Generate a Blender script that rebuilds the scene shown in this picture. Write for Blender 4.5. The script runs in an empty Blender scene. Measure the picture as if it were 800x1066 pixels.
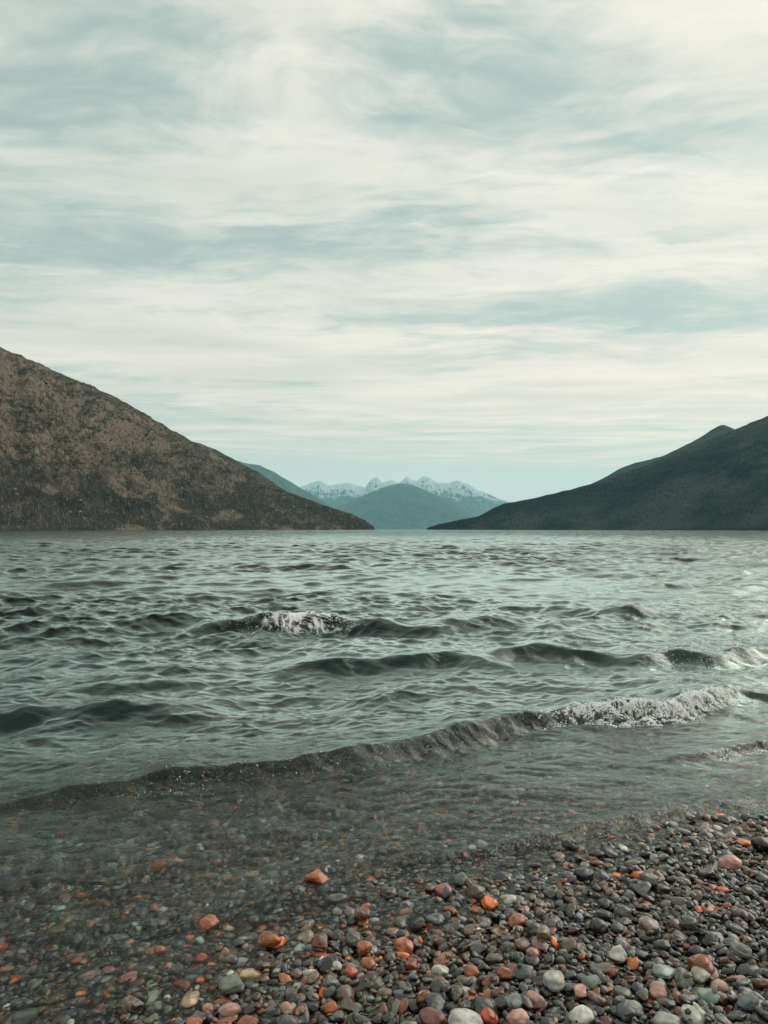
import bpy, math
import numpy as np

R = math.radians
rng = np.random.default_rng(7)
sc = bpy.context.scene
col = sc.collection

# ------------------------------------------------------------------ basics
CAM_H = 1.10
FPX = 769.9            # focal length of the photograph in its own pixels (800 x 1066)
CX, HZ = 400.0, 551.0  # centre column and horizon row of the photograph

def ground_at(u, v, z=0.0):
    d = (CAM_H - z) * FPX / (v - HZ)
    return (u - CX) / FPX * d, d

def sstep(e0, e1, x):
    t = np.clip((x - e0) / (e1 - e0), 0, 1)
    return t * t * (3 - 2 * t)

# ------------------------------------------------------------------ numpy noise
_perm = np.random.default_rng(3).permutation(256).astype(np.int32)
_perm = np.concatenate([_perm, _perm, _perm])
_ga = np.random.default_rng(5).uniform(0, 2 * np.pi, 256)
_g2 = np.stack([np.cos(_ga), np.sin(_ga)], 1).astype(np.float32)
_g3 = np.random.default_rng(6).normal(size=(256, 3))
_g3 = (_g3 / np.linalg.norm(_g3, axis=1, keepdims=True)).astype(np.float32)

def noise2(x, y):
    xi = np.floor(x).astype(np.int64); yi = np.floor(y).astype(np.int64)
    xf = x - xi; yf = y - yi
    u = xf * xf * xf * (xf * (xf * 6 - 15) + 10); v = yf * yf * yf * (yf * (yf * 6 - 15) + 10)
    def g(i, j):
        h = _perm[_perm[(xi + i) & 255] + ((yi + j) & 255)]
        gg = _g2[h]
        return gg[..., 0] * (xf - i) + gg[..., 1] * (yf - j)
    a = g(0, 0); b = g(1, 0); c = g(0, 1); d = g(1, 1)
    return (a + u * (b - a)) * (1 - v) + (c + u * (d - c)) * v

def noise3(x, y, z):
    xi = np.floor(x).astype(np.int64); yi = np.floor(y).astype(np.int64); zi = np.floor(z).astype(np.int64)
    xf = x - xi; yf = y - yi; zf = z - zi
    f = lambda t: t * t * t * (t * (t * 6 - 15) + 10)
    u, v, w = f(xf), f(yf), f(zf)
    def g(i, j, k):
        h = _perm[_perm[_perm[(xi + i) & 255] + ((yi + j) & 255)] + ((zi + k) & 255)]
        gg = _g3[h]
        return gg[..., 0] * (xf - i) + gg[..., 1] * (yf - j) + gg[..., 2] * (zf - k)
    L = lambda a, b, t: a + t * (b - a)
    return L(L(L(g(0,0,0), g(1,0,0), u), L(g(0,1,0), g(1,1,0), u), v),
             L(L(g(0,0,1), g(1,0,1), u), L(g(0,1,1), g(1,1,1), u), v), w)

def fbm2(x, y, o=5, gain=.5, ridged=False):
    s = 0; a = 1; n = 0
    for k in range(o):
        q = noise2(x * 2 ** k + 17.3 * k, y * 2 ** k - 9.1 * k)
        s = s + a * ((1 - 2 * np.abs(q)) if ridged else q * 1.5)
        n += a; a *= gain
    return s / n

# ------------------------------------------------------------------ mesh helpers
def link(o):
    col.objects.link(o); return o

def mesh_np(name, verts, faces, mat=None, smooth=True):
    """verts (n,3), faces (m,k) with k = 3 or 4"""
    me = bpy.data.meshes.new(name)
    verts = np.ascontiguousarray(verts, np.float32); faces = np.ascontiguousarray(faces, np.int32)
    m, k = faces.shape
    me.vertices.add(len(verts)); me.vertices.foreach_set('co', verts.ravel())
    me.loops.add(m * k); me.loops.foreach_set('vertex_index', faces.ravel())
    me.polygons.add(m)
    me.polygons.foreach_set('loop_start', np.arange(0, m * k, k, dtype=np.int32))
    me.polygons.foreach_set('loop_total', np.full(m, k, np.int32))
    me.polygons.foreach_set('use_smooth', np.full(m, smooth, bool))
    if mat: me.materials.append(mat)
    me.update(calc_edges=True)
    return me

def attr_f(me, name, vals):
    a = me.attributes.new(name, 'FLOAT', 'POINT'); a.data.foreach_set('value', np.ascontiguousarray(vals, np.float32))

def attr_v(me, name, vals):
    a = me.attributes.new(name, 'FLOAT_VECTOR', 'POINT'); a.data.foreach_set('vector', np.ascontiguousarray(vals, np.float32).ravel())

def grid_faces(nr, nc):
    i = np.arange(nr - 1)[:, None] * nc + np.arange(nc - 1)[None]
    return np.stack([i, i + 1, i + nc + 1, i + nc], -1).reshape(-1, 4)

def obj(name, me, kind=None, label=None, cat=None, group=None):
    o = link(bpy.data.objects.new(name, me))
    for k, v in (('kind', kind), ('label', label), ('category', cat), ('group', group)):
        if v: o[k] = v
    return o

def ico(sub):
    t = (1 + 5 ** .5) / 2
    v = [(-1,t,0),(1,t,0),(-1,-t,0),(1,-t,0),(0,-1,t),(0,1,t),(0,-1,-t),(0,1,-t),(t,0,-1),(t,0,1),(-t,0,-1),(-t,0,1)]
    f = [(0,11,5),(0,5,1),(0,1,7),(0,7,10),(0,10,11),(1,5,9),(5,11,4),(11,10,2),(10,7,6),(7,1,8),
         (3,9,4),(3,4,2),(3,2,6),(3,6,8),(3,8,9),(4,9,5),(2,4,11),(6,2,10),(8,6,7),(9,8,1)]
    v = [np.array(p) / np.linalg.norm(p) for p in v]
    for _ in range(sub):
        c = {}; nf = []
        def mid(a, b):
            k = (min(a, b), max(a, b))
            if k not in c:
                p = v[a] + v[b]; v.append(p / np.linalg.norm(p)); c[k] = len(v) - 1
            return c[k]
        for a, b, d in f:
            x, y, z = mid(a, b), mid(b, d), mid(d, a)
            nf += [(a, x, z), (b, y, x), (d, z, y), (x, y, z)]
        f = nf
    return np.array(v, np.float32), np.array(f, np.int32)

ICO = {s: ico(s) for s in (0, 1, 2, 3)}

# ------------------------------------------------------------------ node helper
class NT:
    def __init__(s, tree): s.t = tree; s.n = tree.nodes; s.l = tree.links
    def put(s, sock, val):
        if val is None: return
        if hasattr(val, 'is_linked') or hasattr(val, 'links'): s.l.new(val, sock)
        else:
            try: sock.default_value = val
            except Exception:
                sock.default_value = (*val, 1) if len(val) == 3 else val
    def node(s, kind, ins=None, **props):
        n = s.n.new(kind)
        for k, v in props.items(): setattr(n, k, v)
        for k, v in (ins or {}).items(): s.put(n.inputs[k], v)
        return n
    def math(s, op, a, b=None, c=None, clamp=False):
        n = s.node('ShaderNodeMath', operation=op, use_clamp=clamp)
        for i, v in enumerate((a, b, c)): s.put(n.inputs[i], v)
        return n.outputs[0]
    def vmath(s, op, a, b=None, scale=None):
        n = s.node('ShaderNodeVectorMath', operation=op)
        s.put(n.inputs[0], a); s.put(n.inputs[1], b)
        if scale is not None: s.put(n.inputs['Scale'], scale)
        return n.outputs['Value'] if op in ('LENGTH', 'DOT_PRODUCT', 'DISTANCE') else n.outputs[0]
    def noise(s, vec, scale, detail=4, rough=.5, dist=0, out=0):
        n = s.node('ShaderNodeTexNoise', {'Vector': vec, 'Scale': scale, 'Detail': detail, 'Roughness': rough, 'Distortion': dist})
        return n.outputs[out]
    def ramp(s, x, lo, hi, a=0.0, b=1.0, mode='SMOOTHSTEP'):
        n = s.node('ShaderNodeMapRange', interpolation_type=mode)
        for i, v in enumerate((x, lo, hi, a, b)): s.put(n.inputs[i], v)
        return n.outputs[0]
    def mix(s, f, a, b, blend='MIX'):
        n = s.node('ShaderNodeMix', data_type='RGBA', blend_type=blend)
        s.put(n.inputs[0], f); s.put(n.inputs[6], a); s.put(n.inputs[7], b)
        return n.outputs[2]
    def mapping(s, vec, loc=(0,0,0), rot=(0,0,0), scale=(1,1,1), t='POINT'):
        n = s.node('ShaderNodeMapping', {'Vector': vec, 'Location': loc, 'Rotation': rot, 'Scale': scale}, vector_type=t)
        return n.outputs[0]
    def attr(s, name, out='Fac'):
        return s.node('ShaderNodeAttribute', attribute_name=name).outputs[out]
    def bump(s, h, strength=.5, dist=.01, normal=None):
        n = s.node('ShaderNodeBump', {'Height': h, 'Strength': strength, 'Distance': dist, 'Normal': normal})
        return n.outputs[0]

def material(name):
    m = bpy.data.materials.new(name); m.use_nodes = True
    t = NT(m.node_tree); t.n.clear()
    out = t.node('ShaderNodeOutputMaterial')
    return m, t, out

# ------------------------------------------------------------------ camera and picture
cam = bpy.data.cameras.new('camera'); co = link(bpy.data.objects.new('camera', cam))
cam.sensor_fit = 'VERTICAL'; cam.sensor_height = 36; cam.lens = 26.0
cam.clip_start = .05; cam.clip_end = 60000
co.location = (0, 0, CAM_H); co.rotation_euler = (R(90 + 1.34), 0, 0)
sc.camera = co
sc.view_settings.view_transform = 'Standard'; sc.view_settings.look = 'None'
sc.view_settings.exposure = .18; sc.view_settings.gamma = 1
sc.view_settings.use_curve_mapping = False
sc.render.engine = 'CYCLES'
sc.cycles.use_denoising = True
sc.cycles.max_bounces = 10; sc.cycles.transmission_bounces = 8; sc.cycles.volume_bounces = 1
sc.cycles.sample_clamp_indirect = 4

# ------------------------------------------------------------------ sun and sky
SUN_EL, SUN_AZ = 33.0, 66.0       # azimuth clockwise from the view direction (+Y)
sun = bpy.data.lights.new('sun', 'SUN'); so = link(bpy.data.objects.new('sun', sun))
sun.energy = 1.4; sun.angle = R(60); sun.color = (1.0, .93, .84)
so.rotation_euler = (R(90 - SUN_EL), 0, R(-SUN_AZ) + math.pi)
# a sun lamp shines along its local -Z; turned so that it comes from the right and a little ahead

w = bpy.data.worlds.new('World'); sc.world = w; w.use_nodes = True
t = NT(w.node_tree); t.n.clear()
wout = t.node('ShaderNodeOutputWorld'); bg = t.node('ShaderNodeBackground')
t.l.new(bg.outputs[0], wout.inputs[0])
sky = t.node('ShaderNodeTexSky', sky_type='NISHITA', sun_disc=False)
sky.sun_elevation = R(SUN_EL); sky.sun_rotation = R(SUN_AZ); sky.air_density = 1.0; sky.dust_density = 2.0; sky.ozone_density = 1.0
clear = t.mix(1.0, sky.outputs[0], (1.08, .99, .78, 1), 'MULTIPLY')
direc = t.node('ShaderNodeTexCoord').outputs['Generated']
sep = t.node('ShaderNodeSeparateXYZ', {0: direc})
z = t.math('MAXIMUM', sep.outputs[2], 0.012)
plane = t.node('ShaderNodeCombineXYZ', {0: t.math('DIVIDE', sep.outputs[0], z), 1: t.math('DIVIDE', sep.outputs[1], z), 2: 0.0}).outputs[0]
# a sheet of high cloud seen in perspective: streaky, with a few thin places
warp = t.noise(plane, .55, 3, .55, 0, 1)
warp = t.vmath('SUBTRACT', warp, (.5, .5, .5))
pw = t.vmath('ADD', plane, t.vmath('SCALE', warp, scale=.9))
streak = t.noise(t.mapping(pw, rot=(0, 0, R(-30)), scale=(.70, 1.4, 1)), 1.3, 9, .57)
wisps = t.noise(t.mapping(pw, loc=(3, 7, 0), rot=(0, 0, R(35)), scale=(1.0, 2.6, 1)), 3.2, 10, .60, .5)
fluff = t.noise(t.mapping(pw, loc=(5, 1, 0), rot=(0, 0, R(12)), scale=(1, 1.5, 1)), 6.5, 9, .60, .6)
soft = t.noise(t.mapping(plane, loc=(8, 2, 0), scale=(.5, .9, 1)), .9, 4, .5)
lowsky = t.ramp(sep.outputs[2], .08, .42, .40, 1.0)     # streaks run together towards the horizon
cover = t.math('ADD', t.math('MULTIPLY', streak, .95), t.math('ADD', .30, t.math('MULTIPLY', t.math('MULTIPLY', t.math('SUBTRACT', wisps, .5), lowsky), .60)))
cover = t.math('ADD', cover, t.math('MULTIPLY', t.math('MULTIPLY', t.math('SUBTRACT', fluff, .5), lowsky), .42))
cover = t.math('ADD', cover, t.math('MULTIPLY', soft, .35))      # mean about 1.05
def skyspot(u, v):
    el = (HZ - v) / FPX
    return ((u - CX) / FPX / el, 1 / el)
def gap(u, v, su, sv, amt, rot=0):
    """an elliptical thin (or thick) place in the cloud sheet"""
    global cover
    px, py = skyspot(u, v)
    el = (HZ - v) / FPX
    sx = su / FPX / el; sy = sv / FPX / el / el
    q = t.vmath('SUBTRACT', pw, (px, py, 0))
    q = t.mapping(q, rot=(0, 0, R(rot)))
    q = t.mapping(q, scale=(1 / sx, 1 / sy, 1))
    q = t.vmath('MULTIPLY', q, (1, 1, 0))
    cover = t.math('ADD', cover, t.ramp(t.vmath('LENGTH', q), 0, 2.1, amt * .68, 0))
gap(40, 75, 130, 45, -.26)
gap(90, 245, 220, 36, -.25)
gap(330, 262, 160, 26, -.16)
gap(505, 55, 115, 50, -.33)
gap(690, 150, 90, 40, -.20)
gap(690, 335, 170, 32, -.26)
gap(560, 318, 110, 18, -.16)
gap(690, 246, 60, 18, -.14)
gap(120, 420, 150, 10, -.10)
gap(250, 170, 260, 50, .14)
gap(720, 230, 160, 60, .22)
gap(620, 200, 160, 40, .14)
gap(740, 410, 160, 30, .12)
gap(780, 40, 120, 90, .14)
gap(300, 370, 420, 40, .16)
gap(600, 420, 330, 30, .16)
dens = t.ramp(cover, .64, 1.12)
# clear strip under the edge of the cloud sheet, low over the far shore
el = t.math('DIVIDE', sep.outputs[2], t.math('MAXIMUM', t.math('ABSOLUTE', sep.outputs[1]), .05))
az = t.math('DIVIDE', sep.outputs[0], t.math('MAXIMUM', t.math('ABSOLUTE', sep.outputs[1]), .05))
wob = t.math('MULTIPLY', t.math('SUBTRACT', t.noise(t.mapping(plane, scale=(.12, .25, 1)), 1, 4, .6), .5), .03)
edge = t.math('ADD', t.math('ADD', el, wob), t.math('MULTIPLY', az, .035))
dens = t.math('MULTIPLY', dens, t.ramp(edge, .083, .104))
tone = t.noise(t.mapping(pw, loc=(1, 4, 0), rot=(0, 0, R(-15)), scale=(.5, 1.6, 1)), 1.3, 8, .55)
bright = t.ramp(az, -.6, .6, 0, 1, 'LINEAR')
ccol = t.mix(bright, (8.1, 7.85, 7.1, 1), (10.4, 9.45, 8.5, 1))
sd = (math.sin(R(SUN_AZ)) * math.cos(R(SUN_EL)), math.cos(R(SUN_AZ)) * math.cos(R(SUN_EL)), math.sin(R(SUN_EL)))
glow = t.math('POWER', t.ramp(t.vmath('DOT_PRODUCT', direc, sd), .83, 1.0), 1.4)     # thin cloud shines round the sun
glow = t.math('ADD', t.math('MULTIPLY', glow, .60), t.ramp(sep.outputs[2], .58, .85, .93, 1.4))  # glow and overhead sky, both out of view, raised to brighten the water
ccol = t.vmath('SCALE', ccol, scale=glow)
ccol = t.mix(t.ramp(sep.outputs[2], .40, .08), ccol, t.mix(1, ccol, (1.20, 1.07, 1.05, 1), 'MULTIPLY'))
ccol = t.mix(t.ramp(tone, .3, .68), t.mix(1, ccol, (.80, .84, .84, 1), 'MULTIPLY'), ccol)
clear = t.mix(.66, clear, (4.95, 5.95, 5.4, 1))        # thin veil of ice cloud also over the gaps
clear = t.mix(t.ramp(sep.outputs[2], .16, .05), clear, (8.6, 8.2, 7.5, 1))      # paler towards the horizon
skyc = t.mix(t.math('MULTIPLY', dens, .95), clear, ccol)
skyc = t.mix(t.ramp(sep.outputs[2], -.02, 0), (2.0, 2.3, 2.2, 1), skyc)
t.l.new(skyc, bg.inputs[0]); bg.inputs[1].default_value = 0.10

# ------------------------------------------------------------------ shore and lake bed
WX = np.array([-6, -3, -1.2, -.8, -.4, 0, .4, .8, 1.5, 2.5, 4, 8, 30])
WY = np.array([-5, -1.8, .68, 1.04, 1.36, 1.71, 2.03, 2.26, 2.47, 2.76, 3.4, 4.2, 8.0])
_xs = np.linspace(-6, 30, 1500)
_ys = np.interp(_xs, WX, WY)
_k = np.hanning(41); _k /= _k.sum()
_ys = np.convolve(np.pad(_ys, 20, mode='edge'), _k, 'valid')

def shore_s(x, y):
    """distance out into the lake from the water line (negative on the beach)"""
    yw = np.interp(x, _xs, _ys)
    yw = np.where(x < -6, -5 + (x + 6) * 1.5, yw); yw = np.where(x > 30, 8 + (x - 30) * .15, yw)
    return (y - yw) * .88

def bed_z(x, y):
    s = shore_s(x, y)
    z = np.where(s > 0, -.046 * s - .05 * np.maximum(s - .45, 0), -.065 * s - .04 * np.minimum(s + .5, 0))
    z = np.where(s > 2, -.1695 - .13 * (s - 2), z)
    z = np.maximum(z, -5.0 - .0004 * np.minimum(s, 3000))
    z = np.minimum(z, .9 + np.where(s < -8, -.01 * (s + 8), 0))
    return z - .012

# ------------------------------------------------------------------ materials
def mat_pebble():
    m, t, out = material('pebble_stone')
    tint = t.attr('tint', 'Vector'); wet = t.attr('wet'); sd = t.attr('seed', 'Vector')
    p = t.node('ShaderNodeNewGeometry').outputs['Position']
    pp = t.vmath('ADD', p, sd)
    big = t.noise(pp, 42, 4, .6)
    fine = t.noise(pp, 420, 3, .7)
    band = t.node('ShaderNodeTexWave', {'Vector': t.mapping(pp, rot=(.6, .9, .3)), 'Scale': 22, 'Distortion': 9, 'Detail': 3, 'Detail Scale': 1.6}).outputs['Fac']
    c = t.mix(t.ramp(big, .35, .68), t.mix(1, tint, (.62, .62, .64, 1), 'MULTIPLY'), t.mix(1, tint, (1.22, 1.18, 1.12, 1), 'MULTIPLY'))
    c = t.mix(t.math('MULTIPLY', t.ramp(band, .75, .98), t.attr('banded')), c, t.mix(.5, c, (.42, .40, .36, 1)))
    c = t.mix(t.ramp(fine, .56, .74, 0, .55), c, t.mix(1, c, (.38, .38, .40, 1), 'MULTIPLY'))
    c = t.mix(t.ramp(fine, .38, .26, 0, .4), c, t.mix(.35, c, (.5, .48, .44, 1)))
    wetf = t.ramp(t.math('ADD', wet, t.math('MULTIPLY', t.math('SUBTRACT', t.noise(p, 9, 3), .5), .5)), .2, .8)
    c = t.mix(wetf, c, t.vmath('SCALE', t.node('ShaderNodeGamma', {0: c, 1: 1.40}).outputs[0], scale=.82))
    b = t.node('ShaderNodeBsdfPrincipled', {'Base Color': c, 'Roughness': t.ramp(wetf, 0, 1, .75, .26, 'LINEAR'), 'IOR': 1.45})
    b.inputs['Coat Weight'].default_value = 0; t.l.new(t.math('MULTIPLY', wetf, .90), b.inputs['Coat Weight'])
    b.inputs['Coat Roughness'].default_value = .15; b.inputs['Coat IOR'].default_value = 1.33
    h = t.math('ADD', t.math('MULTIPLY', big, .7), t.math('MULTIPLY', fine, .18))
    t.l.new(t.bump(h, .5, .004), b.inputs['Normal'])
    t.l.new(b.outputs[0], out.inputs[0]); return m

def mat_bed():
    m, t, out = material('gravel_bed')
    p = t.node('ShaderNodeNewGeometry').outputs['Position']
    pw = t.vmath('ADD', p, t.vmath('SCALE', t.noise(p, 18, 3, .5, 0, 1), scale=.03))
    vo = t.node('ShaderNodeTexVoronoi', {'Vector': pw, 'Scale': 24.0})
    sepc = t.node('ShaderNodeSeparateColor', {0: vo.outputs['Color']})
    c = t.mix(sepc.outputs[0], (.05, .055, .055, 1), (.17, .165, .15, 1))
    c = t.mix(t.ramp(sepc.outputs[1], .82, .86), c, (.26, .12, .06, 1))
    c = t.mix(t.ramp(vo.outputs['Distance'], .35, .62), c, (.03, .03, .03, 1))
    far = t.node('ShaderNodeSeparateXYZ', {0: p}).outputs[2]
    c = t.mix(t.ramp(far, -.15, -.7), c, (.038, .046, .044, 1))  # deeper bed darkened in its colour, standing in for light lost underwater
    b = t.node('ShaderNodeBsdfPrincipled', {'Base Color': c, 'Roughness': .7})
    t.l.new(t.bump(vo.outputs['Distance'], -.8, .02), b.inputs['Normal'])
    t.l.new(b.outputs[0], out.inputs[0]); return m

def mat_water():
    m, t, out = material('lake_water')
    p = t.node('ShaderNodeNewGeometry').outputs['Position']
    d = t.vmath('LENGTH', p)
    flat = t.vmath('MULTIPLY', p, (1, 1, 0))
    r1 = t.noise(t.mapping(flat, rot=(0, 0, R(-24)), scale=(.55, 1, 1)), 7.0, 5, .6, .4)
    r2 = t.noise(t.mapping(flat, rot=(0, 0, R(14)), scale=(.6, 1, 1)), 30.0, 3, .55, .3)
    r3 = t.noise(t.mapping(flat, rot=(0, 0, R(-10)), scale=(.45, 1, 1)), 1.7, 4, .55, .3)
    near = t.ramp(d, 3, 9)
    calm = t.attr('calm')
    h = t.math('MULTIPLY', r1, t.math('MULTIPLY', calm, .017))
    h = t.math('ADD', h, t.math('MULTIPLY', r2, t.ramp(d, 3, 7, .0030, .0012)))
    h = t.math('ADD', h, t.math('MULTIPLY', r3, t.ramp(d, 20, 160, 0, .20)))
    n = t.bump(h, 1.0, 1.0)
    fr = t.node('ShaderNodeFresnel', {'IOR': 1.333, 'Normal': n}).outputs[0]
    gain = t.math('MULTIPLY', t.ramp(d, 2.0, 5.0, .62, 2.15), t.ramp(d, 7, 40, 1, .66))
    fres = t.math('SUBTRACT', t.math('MULTIPLY', fr, gain), t.ramp(d, 2.6, 4.5, 0, .036))
    fres = t.math('MINIMUM', t.math('MAXIMUM', fres, t.math('MULTIPLY', fr, .6)), .98)
    gl = t.node('ShaderNodeBsdfGlossy', {'Color': (.91, 1, .97, 1), 'Roughness': .05, 'Normal': n})
    rf = t.node('ShaderNodeBsdfRefraction', {'Color': (.97, 1, 1, 1), 'Roughness': .0, 'IOR': 1.333, 'Normal': n})
    mx = t.node('ShaderNodeMixShader', {0: fres, 1: rf.outputs[0], 2: gl.outputs[0]})
    foam = t.attr('foam')
    f1 = t.noise(t.mapping(p, scale=(1, .8, 1)), 46, 8, .75, 1.2)
    f2 = t.noise(p, 120, 4, .7, .5)
    fn = t.math('ADD', t.math('MULTIPLY', f1, .65), t.math('MULTIPLY', f2, .35))
    ff = t.ramp(t.math('SUBTRACT', t.math('ADD', foam, fn), 1.0), -.10, .26)
    fd = t.node('ShaderNodeBsdfPrincipled', {'Base Color': (.90, .91, .90, 1), 'Roughness': .6, 'Subsurface Weight': .0,
                'Normal': t.bump(fn, .9, .02)})
    mx2 = t.node('ShaderNodeMixShader', {0: t.math('MULTIPLY', ff, .9), 1: mx.outputs[0], 2: fd.outputs[0]})
    t.l.new(mx2.outputs[0], out.inputs[0])
    va = t.node('ShaderNodeVolumeAbsorption', {'Color': (.30, .62, .58, 1), 'Density': .75})
    t.l.new(va.outputs[0], out.inputs[1])
    return m

def mat_attr(name, rough=.85, var=.3, scale=.15):
    m, t, out = material(name)
    tint = t.attr('tint', 'Vector'); p = t.node('ShaderNodeNewGeometry').outputs['Position']
    n = t.noise(p, scale, 4, .6)
    c = t.mix(t.ramp(n, .3, .7), t.mix(1, tint, (1 - var,) * 3 + (1,), 'MULTIPLY'), t.mix(1, tint, (1 + var,) * 3 + (1,), 'MULTIPLY'))
    b = t.node('ShaderNodeBsdfPrincipled', {'Base Color': c, 'Roughness': rough, 'Specular IOR Level': .2})
    t.l.new(b.outputs[0], out.inputs[0]); return m

def mat_rocky_hill():
    m, t, out = material('scrub_and_rock')
    p = t.node('ShaderNodeNewGeometry').outputs['Position']
    big = t.noise(p, .0075, 5, .6, .6)
    mid = t.noise(p, .035, 5, .65)
    fine = t.noise(p, .16, 4, .7)
    c = t.mix(t.ramp(big, .38, .62), (.062, .047, .038, 1), (.112, .082, .062, 1))
    c = t.mix(t.ramp(mid, .50, .64), c, (.048, .050, .034, 1))
    steep = t.node('ShaderNodeSeparateXYZ', {0: t.node('ShaderNodeNewGeometry').outputs['Normal']}).outputs[2]
    c = t.mix(t.math('MULTIPLY', t.ramp(steep, .80, .62), t.ramp(fine, .40, .56)), c, (.20, .150, .118, 1))
    low = t.math('ADD', t.node('ShaderNodeSeparateXYZ', {0: p}).outputs[2], t.math('MULTIPLY', t.math('SUBTRACT', t.noise(p, .012, 4, .6), .5), 110))
    c = t.mix(t.ramp(low, 130, 45, 0, .88), c, (.030, .028, .024, 1))
    c = t.mix(t.ramp(t.noise(p, .0042, 3, .55), .50, .64, 0, .65), c, (.036, .036, .027, 1))
    rock = t.math('MULTIPLY', t.ramp(fine, .58, .72), t.ramp(mid, .40, .56))
    oc = t.noise(t.mapping(p, rot=(0, R(25), R(20)), scale=(1, .42, 1.5)), .0145, 7, .66, 1.2)
    c = t.mix(t.ramp(oc, .51, .61, 0, .85), c, (.185, .140, .108, 1))
    c = t.mix(t.ramp(oc, .47, .39, 0, .85), c, (.020, .020, .016, 1))
    c = t.mix(rock, c, (.34, .27, .22, 1))
    c = t.mix(t.ramp(fine, .42, .30), c, (.026, .024, .02, 1))
    b = t.node('ShaderNodeBsdfPrincipled', {'Base Color': c, 'Roughness': .95, 'Specular IOR Level': .1})
    h = t.math('ADD', t.math('MULTIPLY', mid, 26), t.math('MULTIPLY', fine, 5))
    t.l.new(t.bump(h, .8, 1), b.inputs['Normal'])
    t.l.new(b.outputs[0], out.inputs[0]); return m

def mat_forest(name, a, b_, scale=.02, snow=None):
    m, t, out = material(name)
    p = t.node('ShaderNodeNewGeometry').outputs['Position']
    n1 = t.noise(p, scale, 6, .6, .4); n2 = t.noise(p, scale * .18, 5, .6)
    c = t.mix(t.ramp(n1, .36, .64), (*a, 1), (*b_, 1))
    c = t.mix(t.ramp(n2, .45, .62, 0, .6), c, t.mix(.5, (*b_, 1), (.10, .10, .085, 1)))
    if snow:
        lo, hi = snow
        g = t.node('ShaderNodeNewGeometry')
        zz = t.node('ShaderNodeSeparateXYZ', {0: p}).outputs[2]
        steep = t.node('ShaderNodeSeparateXYZ', {0: g.outputs['Normal']}).outputs[2]
        s = t.math('ADD', t.ramp(zz, lo, hi), t.math('MULTIPLY', t.math('SUBTRACT', t.noise(p, .0026, 5, .62), .5), 2.2))
        s = t.math('MULTIPLY', t.ramp(s, .50, .72), t.ramp(steep, .42, .62))
        c = t.mix(s, c, (.50, .54, .56, 1))
    b = t.node('ShaderNodeBsdfPrincipled', {'Base Color': c, 'Roughness': .95, 'Specular IOR Level': .1})
    t.l.new(t.bump(n1, .35, 1 / scale * .35), b.inputs['Normal'])
    t.l.new(b.outputs[0], out.inputs[0]); return m

M_PEB = mat_pebble(); M_BED = mat_bed(); M_WATER = mat_water()

# ------------------------------------------------------------------ ground sheet: beach and lake bed, out to the far shore
ang = R(90) - np.concatenate([np.linspace(-180, -60, 60)[:-1], np.linspace(-60, 60, 361), np.linspace(60, 180, 60)[1:]]) * math.pi / 180
rad = np.concatenate([[.02], np.geomspace(.25, 30, 300), np.geomspace(33, 24000, 70)])
RR, AA = np.meshgrid(rad, ang, indexing='ij')
gx, gy = RR * np.cos(AA), RR * np.sin(AA)
gz = bed_z(gx, gy) + np.where(RR < 30, .01 * noise2(gx * 3, gy * 3), 0)
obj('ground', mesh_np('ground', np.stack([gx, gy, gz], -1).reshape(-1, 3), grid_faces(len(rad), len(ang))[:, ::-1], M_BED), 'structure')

# ------------------------------------------------------------------ lake water with its waves
a1 = np.concatenate([np.linspace(-88, -38, 60)[:-1], np.linspace(-38, 38, 1250), np.linspace(38, 88, 60)[1:]])
rr = [.6]
while rr[-1] < 220: rr.append(rr[-1] * (1.0022 if 2.2 < rr[-1] < 6 else 1.0031) + .0005)
while rr[-1] < 23000: rr.append(rr[-1] * 1.025)
rr = np.array(rr)
RR, AA = np.meshgrid(rr, np.radians(a1), indexing='ij')
wx = (RR * np.sin(AA)); wy = (RR * np.cos(AA))
S = shore_s(wx, wy)
wz = np.zeros_like(wx); hdx = np.zeros_like(wx); hdy = np.zeros_like(wx)
cell = RR * .0031 + .0006
deepf = sstep(-.1, 2.6, S)
gust = .75 + .9 * fbm2(wx * .09, wy * .16 + 4, 3)
crng = np.random.default_rng(21)
WARP = {q: [1.4 * noise2(wx / q * .14 + k, wy / q * .14 + 3 * k) for k in range(2)] for q in (.08, .2, .5, 1.3, 3.5)}
nC = 112
lam = np.geomspace(.045, 7.0, nC) * crng.uniform(.9, 1.1, nC)
for k in range(nC):
    L = lam[k]
    th = R(-90 + 17) + crng.normal(0, .45 if L > .8 else .65)
    slope = .021 * (2.2 if .11 < L < .36 else 1.9 if L < .62 and L > .3 else 1.5 if .62 <= L < 1.3 else 2.5 if L <= .11 else .95 if L < 2.5 else .45)
    amp = slope * L / (2 * np.pi) * crng.uniform(.6, 1.4)
    kk = 2 * np.pi / L
    ph = kk * (wx * math.cos(th) + wy * math.sin(th)) + crng.uniform(0, 6.28) + WARP[min(WARP, key=lambda q: abs(math.log(q / L)))][k % 2] * crng.choice([-1, 1])
    s_ = np.sin(ph)
    fade = sstep(1, 0, np.clip((cell * (1.7 + 1.5 * (RR > 12)) - L * .35) / (L * .65), 0, 1))
    shallow = (deepf * .85 + .15) if L > .5 else (deepf * .62 + .38)
    q_ = amp * fade * shallow * gust * (1 + (1.1 if .45 < L < 1.9 else -.35 if L >= 1.9 else .5) * sstep(8, 40, RR))
    wz += q_ * s_
    c_ = q_ * np.cos(ph)
    hdx += c_ * math.cos(th); hdy += c_ * math.sin(th)
wz *= 1.35; hdx *= 1.05; hdy *= 1.05      # the crests are drawn together, so they peak

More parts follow.
